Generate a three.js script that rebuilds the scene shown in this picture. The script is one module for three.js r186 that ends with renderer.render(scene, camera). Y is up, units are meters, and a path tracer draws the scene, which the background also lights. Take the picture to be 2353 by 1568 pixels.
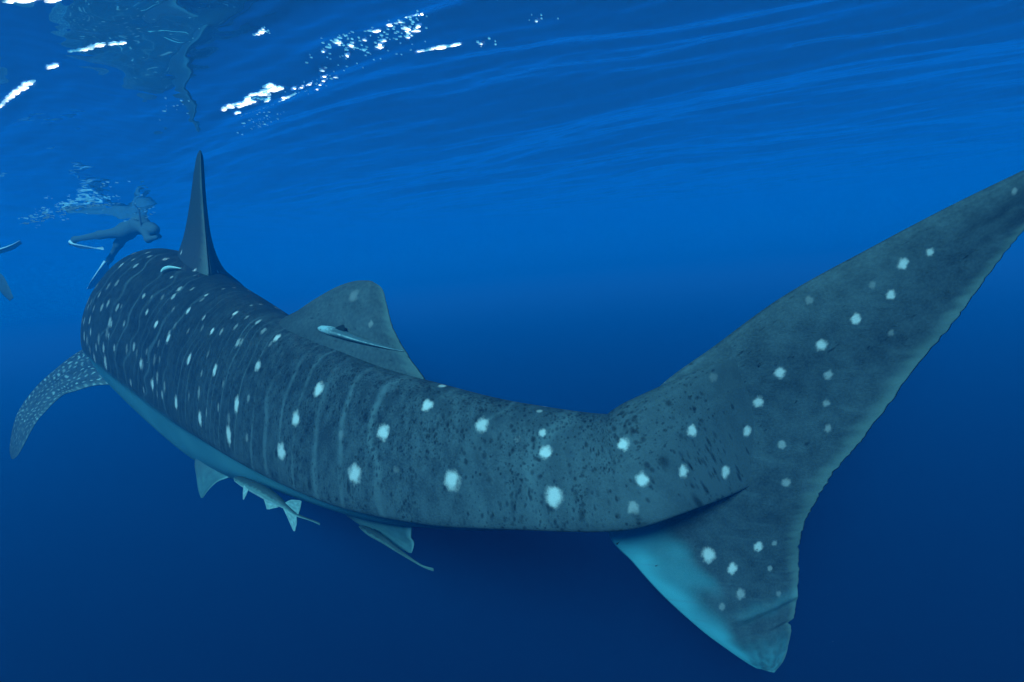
import * as THREE from 'three';
import { mergeGeometries } from 'three/addons/utils/BufferGeometryUtils.js';
import { MarchingCubes } from 'three/addons/objects/MarchingCubes.js';
import { createNoise2D, createNoise3D } from 'simplex-noise';

// ---------- camera, sky, sun, exposure ----------
const DEG = Math.PI / 180;
const scene = new THREE.Scene();
const camera = new THREE.PerspectiveCamera(60, 1024 / 682, 0.05, 400);
camera.position.set(0, -1.15, 0);
camera.rotation.order = 'YXZ';
camera.rotation.set(-8.3 * DEG, 0, -5.1 * DEG);
camera.focus = 3.0;
camera.userData.fStop = 8;
{ // the sky over the sea; below the horizon the dark of the deep
  const W = 64, H = 32, d = new Float32Array(W * H * 4);
  for (let r = 0; r < H; r++) {
    const e = ((r + 0.5) / H - 0.5) * 180, k = Math.min(1, Math.max(0, e / 90)), m = Math.pow(1 - k, 2.5);
    const c = e > 0 ? [0.008 + 0.012 * m, 0.018 + 0.020 * m, 0.036 + 0.024 * m] : [0.0001, 0.00022, 0.0024];
    for (let x = 0; x < W; x++) d.set([...c, 1], (r * W + x) * 4);
  }
  const t = new THREE.DataTexture(d, W, H, THREE.RGBAFormat, THREE.FloatType);
  t.mapping = THREE.EquirectangularReflectionMapping; t.magFilter = THREE.LinearFilter; t.needsUpdate = true;
  scene.background = t; scene.environment = t;
}
const sun = new THREE.DirectionalLight(new THREE.Color(1, 0.97, 0.92), 5);
sun.position.set(-8, 18.5, 20.5); sun.target.position.set(-1, -1.5, -3);
sun.castShadow = true; sun.shadow.radius = 32; sun.shadow.mapSize.set(2048, 2048);
Object.assign(sun.shadow.camera, { left: -14, right: 14, top: 14, bottom: -14, near: 1, far: 80 });
scene.add(sun, sun.target);
scene.fog = new THREE.FogExp2(new THREE.Color(0.0, 0.32, 1.0), 0.054);
const renderer = new THREE.WebGLRenderer({ antialias: true });
renderer.toneMapping = THREE.LinearToneMapping;
renderer.toneMappingExposure = 13.0;
renderer.shadowMap.enabled = true;

// ---------- helpers ----------
let seed = 7;
const rnd = () => { seed = (seed + 0x6d2b79f5) | 0; let t = Math.imul(seed ^ (seed >>> 15), 1 | seed); t = (t + Math.imul(t ^ (t >>> 7), 61 | t)) ^ t; return ((t ^ (t >>> 14)) >>> 0) / 4294967296; };
const n2 = createNoise2D(rnd), n3 = createNoise3D(rnd);
const V = (x, y, z) => new THREE.Vector3(x, y, z);
const lerp = THREE.MathUtils.lerp, clamp = THREE.MathUtils.clamp;
// metres from the divers' view point along a direction given in 2353 x 1568 picture units: used to survey where things stand
const VIEW = new THREE.Matrix4().makeRotationFromEuler(camera.rotation);
const at = (px, py, d) => V((px - 1176.5) / 1358 * d, -(py - 784) / 1358 * d, -d).applyMatrix4(VIEW).add(camera.position);
const sstep = (x, a, b) => { const t = clamp((x - a) / (b - a), 0, 1); return t * t * (3 - 2 * t); };
const cr = (a, b, c, d, t) => 0.5 * (2 * b + (c - a) * t + (2 * a - 5 * b + 4 * c - d) * t * t + (3 * b - a - 3 * c + d) * t * t * t);
function along(list, t) { // Catmull-Rom through a list of equal-length number lists, t in 0..1
  const n = list.length - 1, f = clamp(t, 0, 1) * n, i = Math.min(n - 1, Math.floor(f)), k = f - i;
  const P = (j) => j < 0 ? list[0].map((v, c) => 2 * v - list[1][c]) : j > n ? list[n].map((v, c) => 2 * v - list[n - 1][c]) : list[j];
  const a = P(i - 1), b = P(i), c = P(i + 1), d = P(i + 2);
  return b.map((_, q) => cr(a[q], b[q], c[q], d[q], k));
}
function grid(nu, nv, f, closeV = false) { // f(u, v) -> [x,y,z]; rows u, columns v; uv = (u, v)
  const p = [], uv = [], ix = [];
  for (let i = 0; i <= nu; i++) for (let j = 0; j <= nv; j++) { const q = f(i / nu, j / nv); p.push(q[0], q[1], q[2]); uv.push(q[3] ?? i / nu, q[4] ?? j / nv); }
  for (let i = 0; i < nu; i++) for (let j = 0; j < nv; j++) { const a = i * (nv + 1) + j, b = a + nv + 1; ix.push(a, b, a + 1, b, b + 1, a + 1); }
  const g = new THREE.BufferGeometry();
  g.setAttribute('position', new THREE.Float32BufferAttribute(p, 3));
  g.setAttribute('uv', new THREE.Float32BufferAttribute(uv, 2));
  g.setIndex(ix); g.computeVertexNormals();
  if (closeV) { // weld the normals of the seam
    const n = g.attributes.normal;
    for (let i = 0; i <= nu; i++) {
      const a = i * (nv + 1), b = a + nv, m = V(n.getX(a) + n.getX(b), n.getY(a) + n.getY(b), n.getZ(a) + n.getZ(b)).normalize();
      n.setXYZ(a, m.x, m.y, m.z); n.setXYZ(b, m.x, m.y, m.z);
    }
  }
  return g;
}
function tag(o, label, category, group, kind) {
  if (label) o.userData.label = label;
  if (category) o.userData.category = category;
  if (group) o.userData.group = group;
  if (kind) o.userData.kind = kind;
  return o;
}
function add(name, g, m, parent = scene) { const o = new THREE.Mesh(g, m); o.name = name; o.castShadow = o.receiveShadow = true; parent.add(o); return o; }
const fbm2 = (x, y, o = 4) => { let s = 0, a = 0.5; for (let i = 0; i < o; i++, a *= 0.5, x *= 2.03, y *= 2.03) s += a * n2(x + 17 * i, y - 9 * i); return s; };

// ---------- the sea surface, seen from below ----------
const sea = { mesh: null, froth: [] };
const RC = [6.0, -16.0]; // the swell runs out from here
function swell(x, z) {
  const dx = x - RC[0], dz = z - RC[1], r = Math.hypot(dx, dz), a = Math.atan2(dx, dz), s = a * 15;
  const w = 0.7 * n2(s * 0.13 + 3, r * 0.15);
  let h = 0.060 * Math.sin((r + 0.9 * w) * 2.6 + 1.3 * n2(s * 0.11, 4));
  h += 0.042 * n2(s * 0.16 + 40, (r + w) * 0.55);
  h += 0.026 * n2(s * 0.30 + 9, (r + w) * 1.35);
  h += 0.020 * n2(s * 0.55 - 20, (r + 0.7 * w) * 2.2 + 7);
  h += 0.0072 * n2(s * 1.3 + 60, (r + 0.5 * w) * 4.8);
  h += 0.0024 * n2(x * 4.6, z * 8.5 + 30);
  return h;
}
{
  const NA = 1100, NR = 520, R0 = 0.25, R1 = 95, p = [], ix = [];
  const nrm = [], e = 0.02;
  for (let i = 0; i <= NR; i++) for (let j = 0; j < NA; j++) {
    const r = R0 * Math.pow(R1 / R0, i / NR), a = j / NA * 2 * Math.PI, x = r * Math.sin(a), z = -r * Math.cos(a), f = Math.exp(-r / 9);
    p.push(x, swell(x, z) * f, z);
    const ee = e + r * 0.004, gx = (swell(x + ee, z) - swell(x - ee, z)) / (2 * ee) * f, gz = (swell(x, z + ee) - swell(x, z - ee)) / (2 * ee) * f, l = 1 / Math.hypot(gx, 1, gz);
    nrm.push(-gx * l, l, -gz * l);
  }
  for (let i = 0; i < NR; i++) for (let j = 0; j < NA; j++) { const a = i * NA + j, b = i * NA + (j + 1) % NA, c = a + NA, d = b + NA; ix.push(a, b, c, b, d, c); }
  const c0 = p.length / 3; p.push(0, swell(0, 0), 0); nrm.push(0, 1, 0);
  for (let j = 0; j < NA; j++) ix.push(c0, (j + 1) % NA, j);
  const g = new THREE.BufferGeometry();
  g.setAttribute('position', new THREE.Float32BufferAttribute(p, 3));
  g.setAttribute('normal', new THREE.Float32BufferAttribute(nrm, 3));
  g.setIndex(ix);
  const m = new THREE.MeshPhysicalMaterial({ color: new THREE.Color(0.18, 0.75, 1.0), roughness: 0.02, metalness: 0.86, transmission: 1, thickness: 0, ior: 2.3, side: THREE.DoubleSide, vertexColors: true, transparent: true });
  m.name = 'sea_water';
  const o = add('sea_surface', g, m); sea.mesh = o; tag(o, 'rippled underside of the sea surface reflecting the blue water below', 'sea surface', null, 'structure');
}

// ---------- the whale shark ----------
// stations from behind the tail root to the snout: x, y, z, height above the axis, depth below it, half width, drop of the side keel, fullness under the keel
const ST = [];
const push = (c, hd, hv, w, k, e, roll = 0) => ST.push([c.x, c.y, c.z, hd, hv, w, k, e, roll]);
push(at(1890, 800, 2.13), 0.05, 0.10, 0.003, 0.07, 0.6, 0.26);
push(at(1785, 872, 2.125), 0.15, 0.335, 0.005, 0.31, 0.6, 0.24);
push(at(1660, 950, 2.125), 0.20, 0.315, 0.046, 0.280, 0.6, 0.18);
push(at(1520, 1030, 2.14), 0.215, 0.225, 0.130, 0.190, 0.5, 0.08);
push(V(0.355, -1.981, -2.102), 0.218, 0.185, 0.243, 0.115, 0.5);
push(V(0.025, -1.993, -2.222), 0.268, 0.22, 0.220, 0.134, 0.62);
push(V(-0.318, -2.001, -2.402), 0.345, 0.27, 0.228, 0.155, 0.62);
push(V(-0.718, -1.984, -2.688), 0.412, 0.34, 0.262, 0.165, 0.66);
push(V(-1.198, -1.912, -3.173), 0.497, 0.46, 0.325, 0.185, 0.78);
push(V(-1.634, -1.836, -3.740), 0.545, 0.66, 0.430, 0.195, 0.88);
push(V(-2.198, -1.719, -4.414), 0.600, 0.80, 0.515, 0.200, 0.94);
push(at(376, 728, 5.35), 0.61, 0.66, 0.63, 0.180, 0.97);
push(at(355, 740, 6.55), 0.42, 0.52, 0.59, 0.120, 0.98);
push(at(343, 742, 7.35), 0.31, 0.44, 0.54, 0.080, 1.0);
push(at(334, 740, 7.95), 0.25, 0.40, 0.42, 0.040, 1.0);
push(at(331, 741, 8.25), 0.13, 0.22, 0.26, 0.010, 1.0);
push(at(330, 741, 8.33), 0.010, 0.02, 0.030, 0.000, 1.0);
const frameAt = (t) => {
  const s = along(ST, t), a = along(ST, t - 0.022), b = along(ST, t + 0.022);
  const T = V(b[0] - a[0], b[1] - a[1], b[2] - a[2]).normalize(), S0 = V(0, 1, 0).cross(T).normalize(), U0 = T.clone().cross(S0).normalize(), S = S0.clone().multiplyScalar(Math.cos(s[8])).addScaledVector(U0, -Math.sin(s[8])), U = U0.clone().multiplyScalar(Math.cos(s[8])).addScaledVector(S0, Math.sin(s[8]));
  return { C: V(s[0], s[1], s[2]), T, S, U, hd: s[3], hv: Math.max(s[4], 0.004), w: Math.max(s[5], 0.002), k: s[6], e: s[7] };
};
const bodyFrames = []; const NB = 420; for (let i = 0; i <= NB; i++) bodyFrames.push(frameAt(i / NB));
function section(F, v) { // v 0 at the back ridge .. 0.5 side keel .. 1 at the belly line
  const { hd, hv, w, k, e } = F, q = hv - k;
  const P = [[0, hd], [0.40 * w, 0.87 * hd], [0.74 * w, 0.50 * hd], [0.93 * w, 0.10 * hd], [w, -k], [e * w * 0.985, -k - 0.20 * q], [e * w * 0.84, -k - 0.62 * q], [e * w * 0.46, -k - 0.93 * q], [0, -hv]];
  const g = (j) => j < 0 ? [-P[1][0], P[1][1]] : j > 8 ? [-P[7][0], P[7][1]] : P[j];
  const f = v * 8, i = Math.min(7, Math.floor(f)), t = f - i;
  return [cr(g(i - 1)[0], g(i)[0], g(i + 1)[0], g(i + 2)[0], t), cr(g(i - 1)[1], g(i)[1], g(i + 1)[1], g(i + 2)[1], t)];
}
function bodyPoint(u, v) { // v 0..1 on the left flank
  const f = clamp(u, 0, 1) * NB, i = Math.min(NB - 1, f | 0), k = f - i, A = bodyFrames[i], B = bodyFrames[i + 1], a = section(A, v), b = section(B, v);
  return A.C.clone().addScaledVector(A.S, a[0]).addScaledVector(A.U, a[1]).lerp(B.C.clone().addScaledVector(B.S, b[0]).addScaledVector(B.U, b[1]), k);
}
const NV = 200;
const bodyG = grid(NB, NV, (u, c) => {
  const v = Math.abs(c * 2 - 1), F = bodyFrames[Math.round(u * NB)], [s, h] = section(F, 1 - v), side = c < 0.5 ? 1 : -1;
  // c runs from the ridge (0) over the left flank to the belly (0.5) and back over the right flank
  const vv = c < 0.5 ? c * 2 : 2 - c * 2, [s2, h2] = section(F, vv);
  const p = F.C.clone().addScaledVector(F.S, side * s2).addScaledVector(F.U, h2);
  return [p.x, p.y, p.z, u, vv];
}, true);

// fins: a leading and a trailing edge of picture-surveyed points, joined by a thin foil
function finGrid(le, te, th, nt, ns, opt = {}) {
  const LE = le.map((p) => at(...p).toArray()), TE = te.map((p) => at(...p).toArray());
  const mid = (t, s) => {
    const a = V(...along(LE, t)), b = V(...along(TE, t)), r = opt.ragged ? opt.ragged(t) : 0;
    const q = a.lerp(b, s * (1 - r));
    if (opt.shape) opt.shape(q, t, s);
    return q;
  };
  const foil = (s) => 2.0 * (1.4845 * Math.sqrt(s) - 0.63 * s - 1.758 * s * s + 1.4215 * s ** 3 - 0.5075 * s ** 4);
  return grid(nt, 2 * ns, (t, c) => {
    const side = c < 0.5 ? 1 : -1, s0 = c < 0.5 ? 1 - c * 2 : c * 2 - 1, s = s0 * s0 * (3 - 2 * s0) * 0.5 + s0 * 0.5;
    const q = mid(t, s), e = 0.01;
    const ds = mid(t, Math.min(1, s + e)).sub(mid(t, Math.max(0, s - e))), dt = mid(Math.min(1, t + e), s).sub(mid(Math.max(0, t - e), s));
    const N = ds.cross(dt).normalize();
    q.addScaledVector(N, side * (0.5 * along(th, t)[0] * foil(s) + 0.0012 + (opt.flare ? opt.flare(t, s) : 0)));
    return [q.x, q.y, q.z, t, s];
  }, true);
}
const FIN = {};
FIN.caudal = finGrid(
  [[1737, 1536, 2.30], [1712, 1521, 2.295], [1668, 1491, 2.28], [1610, 1448, 2.27], [1525, 1372, 2.25], [1455, 1295, 2.24], [1398, 1222, 2.23], [1420, 1090, 2.2], [1462, 985, 2.20], [1512, 893, 2.14], [1640, 797, 2.08], [1800, 681, 2.02], [2000, 570, 1.95], [2200, 465, 1.88], [2420, 360, 1.82], [2640, 262, 1.77]],
  [[1777, 1536, 2.30], [1800, 1514, 2.295], [1820, 1468, 2.29], [1836, 1410, 2.27], [1845, 1320, 2.25], [1843, 1250, 2.22], [1862, 1180, 2.18], [1905, 1090, 2.14], [1982, 990, 2.10], [2095, 838, 2.04], [2200, 715, 1.98], [2300, 592, 1.92], [2400, 490, 1.87], [2500, 400, 1.82], [2620, 300, 1.78], [2680, 250, 1.76]],
  [[0.005], [0.010], [0.018], [0.026], [0.032], [0.04], [0.05], [0.045], [0.03], [0.055], [0.064], [0.055], [0.045], [0.035], [0.022], [0.006]], 270, 70,
  { ragged: (tt) => { const t = (tt * 15 - 1) / 14; return 0.006 * n2(t * 60, 3) + 0.0035 * n2(t * 170, 8) + 0.055 * Math.exp(-(((t - 0.113) / 0.006) ** 2)) + 0.02 * Math.exp(-(((t - 0.105) / 0.01) ** 2)); },
    shape: (q, tt, s) => { const t = (tt * 15 - 1) / 14; q.z += 0.03 * Math.sin(t * 9 + s * 3) * s + 0.004 * n2(t * 9, s * 3) * s; const cr_ = Math.abs(t - (0.150 + 0.02 * s)) ; q.z += 0.010 * Math.exp(-((cr_ / 0.006) ** 2)) * sstep(s, 0.3, 0.5); } });
FIN.second = finGrid(
  [[660, 850, 3.22], [640, 752, 3.25], [690, 712, 3.15], [735, 682, 3.08], [775, 660, 3.01], [815, 647, 2.95], [845, 645, 2.90]],
  [[970, 874, 2.54], [975, 871, 2.53], [938, 817, 2.60], [904, 757, 2.67], [890, 705, 2.74], [878, 664, 2.82], [856, 647, 2.88]],
  [[0.15], [0.115], [0.075], [0.055], [0.04], [0.024], [0.006]], 90, 50, { ragged: (t) => 0.006 * n2(t * 20, 31), flare: (t, s) => 0.05 * Math.exp(-((t / 0.16) ** 1.3)) * (1 - sstep(s, 0.38, 0.68)) * sstep(s, -0.02, 0.12) });
FIN.first = finGrid(
  [[452, 650, 5.3], [440, 600, 5.2], [443, 530, 5.0], [449, 455, 4.85], [454, 400, 4.74], [458, 360, 4.66], [459.5, 346, 4.62]],
  [[478, 700, 4.26], [482, 640, 4.34], [476, 575, 4.45], [469, 497, 4.52], [464, 430, 4.56], [461.5, 375, 4.58], [460.5, 347, 4.59]],
  [[0.30], [0.20], [0.125], [0.09], [0.07], [0.045], [0.01]], 110, 40, { flare: (t, s) => 0.20 * Math.exp(-((t / 0.20) ** 1.15)) * (0.05 + 0.95 * Math.pow(Math.max(0, Math.sin(Math.PI * clamp(s, 0, 1))), 0.8)) });
FIN.pectoral = finGrid(
  [[300, 800, 6.7], [215, 800, 6.65], [174, 817, 6.55], [120, 858, 6.4], [84, 891, 6.25], [50, 935, 6.1], [32, 975, 6.0], [22, 1030, 5.95], [26, 1054, 5.95]],
  [[350, 870, 5.7], [300, 884, 5.8], [222, 886, 5.9], [170, 900, 5.95], [142, 910, 5.95], [105, 945, 5.95], [79, 977, 5.93], [45, 1040, 5.93], [30, 1056, 5.93]],
  [[0.22], [0.16], [0.12], [0.09], [0.075], [0.06], [0.045], [0.02], [0.006]], 100, 36);
FIN.pelvic = finGrid(
  [[468, 1030, 4.02], [449, 1060, 4.0], [452, 1095, 3.97], [456, 1125, 3.95], [461, 1144, 3.93]],
  [[575, 1070, 3.72], [530, 1096, 3.78], [500, 1108, 3.84], [478, 1128, 3.9], [466, 1145, 3.93]],
  [[0.07], [0.045], [0.03], [0.02], [0.006]], 40, 24);
FIN.anal = finGrid(
  [[720, 1110, 3.1], [765, 1158, 3.02], [815, 1197, 2.93], [880, 1238, 2.83], [938, 1270, 2.75]],
  [[955, 1130, 2.62], [950, 1190, 2.65], [946, 1228, 2.68], [952, 1250, 2.71], [946, 1271, 2.74]],
  [[0.07], [0.045], [0.03], [0.02], [0.005]], 50, 30, { ragged: (t) => 0.02 * Math.exp(-(((t - 0.6) / 0.05) ** 2)) });
function mirrored(g, u) {
  const F = frameAt(u), m = g.clone(), p = m.attributes.position, a = m.index.array.slice();
  for (let i = 0; i < p.count; i++) { const q = V(p.getX(i), p.getY(i), p.getZ(i)), k = q.clone().sub(F.C).dot(F.S); q.addScaledVector(F.S, -2 * k); p.setXYZ(i, q.x, q.y, q.z); }
  for (let i = 0; i < a.length; i += 3) { const t = a[i]; a[i] = a[i + 1]; a[i + 1] = t; }
  m.setIndex([...a]); m.computeVertexNormals();
  return m;
}
const uOf = (i) => i / (ST.length - 1);
FIN.pectoralRight = mirrored(FIN.pectoral, uOf(12));
FIN.pelvicRight = mirrored(FIN.pelvic, uOf(9.6));

// skin: white spots in columns, pale bars between them, dark freckles, a pale belly
const SPOTS = [];
const spot = (x, y, z, r, s = 1, tall = 1.15) => SPOTS.push([x, y, z, r, s, tall]);
//SPOTS_BEGIN
spot(-0.272, -1.971, -2.137, 0.038, 1); spot(0.096, -1.993, -1.953, 0.036, 1); spot(0.084, -1.855, -2.024, 0.026, 1);
spot(0.081, -1.797, -2.074, 0.016, 0.8); spot(0.352, -1.830, -1.964, 0.023, 1); spot(0.397, -1.938, -1.901, 0.024, 1);
spot(0.546, -1.936, -1.938, 0.021, 1); spot(0.592, -1.805, -1.968, 0.021, 1); spot(0.813, -1.851, -2.044, 0.022, 1);
spot(0.714, -1.980, -2.002, 0.022, 1); spot(0.354, -2.019, -1.865, 0.022, 0.4); spot(-0.141, -1.775, -2.171, 0.030, 0.85);
spot(-0.362, -1.716, -2.309, 0.028, 1); spot(-0.559, -1.820, -2.343, 0.034, 1); spot(-0.705, -1.998, -2.375, 0.040, 1);
spot(-1.130, -1.970, -2.696, 0.039, 1); spot(-1.026, -1.809, -2.657, 0.034, 1); spot(-0.896, -1.676, -2.633, 0.034, 1);
spot(-1.553, -1.967, -3.071, 0.035, 1); spot(-1.465, -1.797, -3.028, 0.030, 1); spot(-1.854, -1.932, -3.368, 0.030, 1);
spot(-2.148, -1.886, -3.661, 0.030, 1); spot(-1.691, -1.647, -3.307, 0.027, 1); spot(-1.988, -1.608, -3.603, 0.027, 1);
spot(-1.308, -1.597, -2.991, 0.029, 0.8); spot(-1.509, -1.497, -3.245, 0.024, 0.55); spot(-1.398, -1.395, -3.283, 0.022, 0.6);
spot(-1.207, -1.466, -3.034, 0.025, 1); spot(-1.634, -1.350, -3.541, 0.023, 1); spot(-1.793, -1.445, -3.551, 0.021, 1);
spot(-2.133, -1.329, -3.954, 0.023, 1); spot(-2.290, -1.501, -3.943, 0.026, 1); spot(-2.477, -1.411, -4.149, 0.024, 1);
spot(-2.346, -1.865, -3.859, 0.020, 0.5); spot(-2.477, -1.811, -3.989, 0.027, 1); spot(-2.629, -1.680, -4.143, 0.025, 0.8);
spot(-2.718, -1.565, -4.240, 0.022, 0.5); spot(-1.926, -1.371, -3.739, 0.019, 0.5); spot(-2.362, -1.233, -4.219, 0.025, 0.6);
spot(-2.334, -1.183, -4.261, 0.025, 0.6); spot(-2.563, -0.901, -4.793, 0.017, 0.8); spot(-2.474, -1.093, -4.439, 0.016, 0.6);
spot(-2.327, -1.059, -4.497, 0.020, 0.7); spot(-2.611, -1.327, -4.290, 0.019, 0.7); spot(-2.690, -1.212, -4.418, 0.019, 0.6);
spot(-2.017, -1.237, -3.996, 0.018, 0.8); spot(-1.917, -1.207, -4.038, 0.015, 0.5); spot(-1.556, -1.315, -3.595, 0.013, 0.5);
spot(-0.305, -1.659, -2.391, 0.018, 0.9); spot(0.080, -1.741, -2.164, 0.013, 0.5); spot(-2.793, -1.827, -4.250, 0.019, 0.4);
spot(-2.978, -1.579, -4.417, 0.020, 0.5); spot(-3.030, -1.404, -4.510, 0.020, 0.5); spot(-2.974, -1.278, -4.537, 0.020, 0.5);
spot(0.935, -1.910, -2.040, 0.016, 0.4); spot(0.948, -2.057, -2.040, 0.017, 0.45); spot(0.854, -1.744, -2.037, 0.020, 1);
spot(0.918, -1.637, -2.004, 0.021, 1); spot(1.047, -1.546, -1.972, 0.021, 1); spot(1.150, -1.464, -1.947, 0.019, 1);
spot(1.254, -1.389, -1.928, 0.017, 0.9); spot(1.288, -1.292, -1.919, 0.018, 0.9); spot(1.366, -1.261, -1.906, 0.013, 0.7);
spot(1.077, -1.656, -1.986, 0.017, 0.5); spot(1.077, -1.761, -2.004, 0.014, 0.4); spot(1.087, -1.855, -2.010, 0.014, 0.35);
spot(1.594, -1.094, -1.860, 0.011, 0.35); spot(1.267, -1.520, -1.945, 0.012, 0.25); spot(0.665, -2.328, -2.071, 0.029, 1);
spot(0.754, -2.394, -2.077, 0.021, 1); spot(0.859, -2.319, -2.086, 0.020, 1); spot(0.921, -2.314, -2.089, 0.012, 0.4);
spot(0.905, -2.421, -2.098, 0.012, 0.4); spot(0.779, -2.495, -2.069, 0.021, 0.45); spot(0.704, -2.535, -2.059, 0.015, 0.3);
spot(0.935, -2.525, -2.094, 0.013, 0.25); spot(-0.749, -1.280, -2.887, 0.036, 0.18); spot(-0.648, -1.411, -2.743, 0.018, 0.25);
spot(1.007, -1.389, -1.971, 0.015, 0.2); spot(1.198, -1.353, -1.935, 0.013, 0.18); spot(0.687, -1.633, -2.005, 0.018, 0.15);
spot(-0.764, -1.847, -2.454, 0.022, 0.12); spot(-0.011, -1.819, -2.088, 0.014, 0.15); spot(-0.507, -1.957, -2.267, 0.017, 0.12);
//SPOTS_END
const NP = (x, y, z, f) => n3(x * f, y * f, z * f);
const mix3 = (a, b, k) => [a[0] + (b[0] - a[0]) * k, a[1] + (b[1] - a[1]) * k, a[2] + (b[2] - a[2]) * k];
const enc = (c) => Math.round(255 * Math.pow(clamp(c, 0, 1), 1 / 2.2));
function paint(W, H, point, base, extra) { // point(u, v) on the surface; base(u, v, p) -> linear colour; spots by distance along the skin
  const GU = 160, GV = 80, P = [];
  for (let i = 0; i <= GU; i++) for (let j = 0; j <= GV; j++) P.push(point(i / GU, j / GV));
  const data = new Uint8Array(W * H * 4), mask = new Uint8Array(W * H);
  const spots = SPOTS.map(([x, y, z, r, s, tall]) => ({ p: V(x, y, z), r: r * 0.9 * (z < -3 ? 0.98 : 1), s, tall: z < -3 ? tall * 1.55 : tall }));
  // spots near each coarse cell
  const near = [];
  for (let i = 0; i < GU; i++) for (let j = 0; j < GV; j++) {
    const a = P[i * (GV + 1) + j], b = P[(i + 1) * (GV + 1) + j + 1], c = a.clone().lerp(b, 0.5), rad = a.distanceTo(b) * 0.6;
    near.push(spots.filter((q) => q.p.distanceTo(c) < rad + q.r * 2.4 * Math.max(1, q.tall)));
  }
  for (let y = 0; y < H; y++) for (let x = 0; x < W; x++) {
    const u = (x + 0.5) / W, v = (y + 0.5) / H, fu = u * GU, fv = v * GV, i = Math.min(GU - 1, fu | 0), j = Math.min(GV - 1, fv | 0), ku = fu - i, kv = fv - j;
    const a = P[i * (GV + 1) + j], b = P[(i + 1) * (GV + 1) + j], c = P[i * (GV + 1) + j + 1], d = P[(i + 1) * (GV + 1) + j + 1];
    const px = lerp(lerp(a.x, b.x, ku), lerp(c.x, d.x, ku), kv), py = lerp(lerp(a.y, b.y, ku), lerp(c.y, d.y, ku), kv), pz = lerp(lerp(a.z, b.z, ku), lerp(c.z, d.z, ku), kv);
    let col = base(u, v, px, py, pz);
    let m = 0;
    for (const q of near[i * GV + j]) {
      const dx = px - q.p.x, dy = (py - q.p.y) / q.tall, dz = pz - q.p.z, dd = Math.sqrt(dx * dx + dy * dy + dz * dz) / q.r;
      if (dd < 2.2) { const w = dd + 0.20 * NP(px, py, pz, 0.8 / q.r) + 0.10 * NP(px, py, pz, 150) + 0.06 * NP(px, py, pz, 420); m = Math.max(m, q.s * (1 - sstep(w, 0.45, 1.25))); }
    }
    mask[y * W + x] = 255 * Math.min(1, m);
    if (m > 0) col = mix3(col, [0.74, 0.58, 0.52], m * (0.92 + 0.08 * NP(px, py, pz, 220)));
    const o = (y * W + x) * 4; data[o] = enc(col[0]); data[o + 1] = enc(col[1]); data[o + 2] = enc(col[2]); data[o + 3] = 255;
  }
  data.mask = mask; if (extra) extra(data, W, H);
  const t = new THREE.DataTexture(data, W, H, THREE.RGBAFormat); t.colorSpace = THREE.SRGBColorSpace; t.magFilter = THREE.LinearFilter; t.wrapS = t.wrapT = THREE.ClampToEdgeWrapping; t.needsUpdate = true;
  return t;
}
function freckle(data, W, H, n, size, where) { // soft dark flecks; size in texels
  for (let k = 0; k < n; k++) {
    const u = rnd(), v = rnd(), keep = where(u, v); if (rnd() > keep) continue;
    const [sx, sy] = size(u, v), R = 0.35 + rnd() * rnd() * 1.6, ax = sx * R, ay = sy * R * (0.7 + 0.7 * rnd()), dark = 0.28 + 0.46 * rnd();
    const x0 = Math.floor(u * W - ax * 1.5), x1 = Math.ceil(u * W + ax * 1.5), y0 = Math.floor(v * H - ay * 1.5), y1 = Math.ceil(v * H + ay * 1.5);
    for (let y = Math.max(0, y0); y <= Math.min(H - 1, y1); y++) for (let x = Math.max(0, x0); x <= Math.min(W - 1, x1); x++) {
      const d = Math.hypot((x + 0.5 - u * W) / ax, (y + 0.5 - v * H) / ay), m = 1 - dark * (1 - sstep(d, 0.35, 1.25)) * (1 - data.mask[y * W + x] / 255), o = (y * W + x) * 4;
      for (let c = 0; c < 3; c++) data[o + c] *= Math.pow(m, 1 / 2.2);
    }
  }
}
const DARK = [0.024, 0.032, 0.038], GREY = [0.068, 0.083, 0.089], PALE = [0.10, 0.37, 0.40], BAR = [0.120, 0.145, 0.150];
const ringLen = [], girth = [];
{ let s = 0; for (let i = 0; i <= NB; i++) { if (i) s += bodyFrames[i].C.distanceTo(bodyFrames[i - 1].C); ringLen.push(s); let g = 0; for (let k = 0; k < 16; k++) { const a = section(bodyFrames[i], k / 16), b = section(bodyFrames[i], (k + 1) / 16); g += Math.hypot(a[0] - b[0], a[1] - b[1]); } girth.push(g); } }
const arc = (u) => { const f = u * NB, i = Math.min(NB - 1, f | 0); return lerp(ringLen[i], ringLen[i + 1], f - i); };
const uAtArc = (s) => { let lo = 0, hi = NB; while (hi - lo > 1) { const m = (lo + hi) >> 1; if (ringLen[m] < s) lo = m; else hi = m; } return (lo + (s - ringLen[lo]) / (ringLen[hi] - ringLen[lo])) / NB; };
{ // the spots of shoulders and head, in columns that get closer towards the head
  for (let s = arc(uOf(10.55)), c = 0; s < arc(uOf(15.3)); s += 0.20 - 0.012 * Math.min(6, c), c++) {
    const n = 9 + (c % 3);
    for (let k = 0; k < n; k++) {
      const v = 0.06 + 0.46 * (k + 0.5 * (c % 2) + 0.7 * (rnd() - 0.5)) / n, p = bodyPoint(uAtArc(s + 0.10 * (rnd() - 0.5)), v);
      if (rnd() < 0.8) spot(p.x, p.y, p.z, 0.018 + 0.014 * rnd(), (0.18 + 0.45 * rnd()) * (c < 4 ? 1 : 0.8), 1.3);
    }
  }
}
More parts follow.
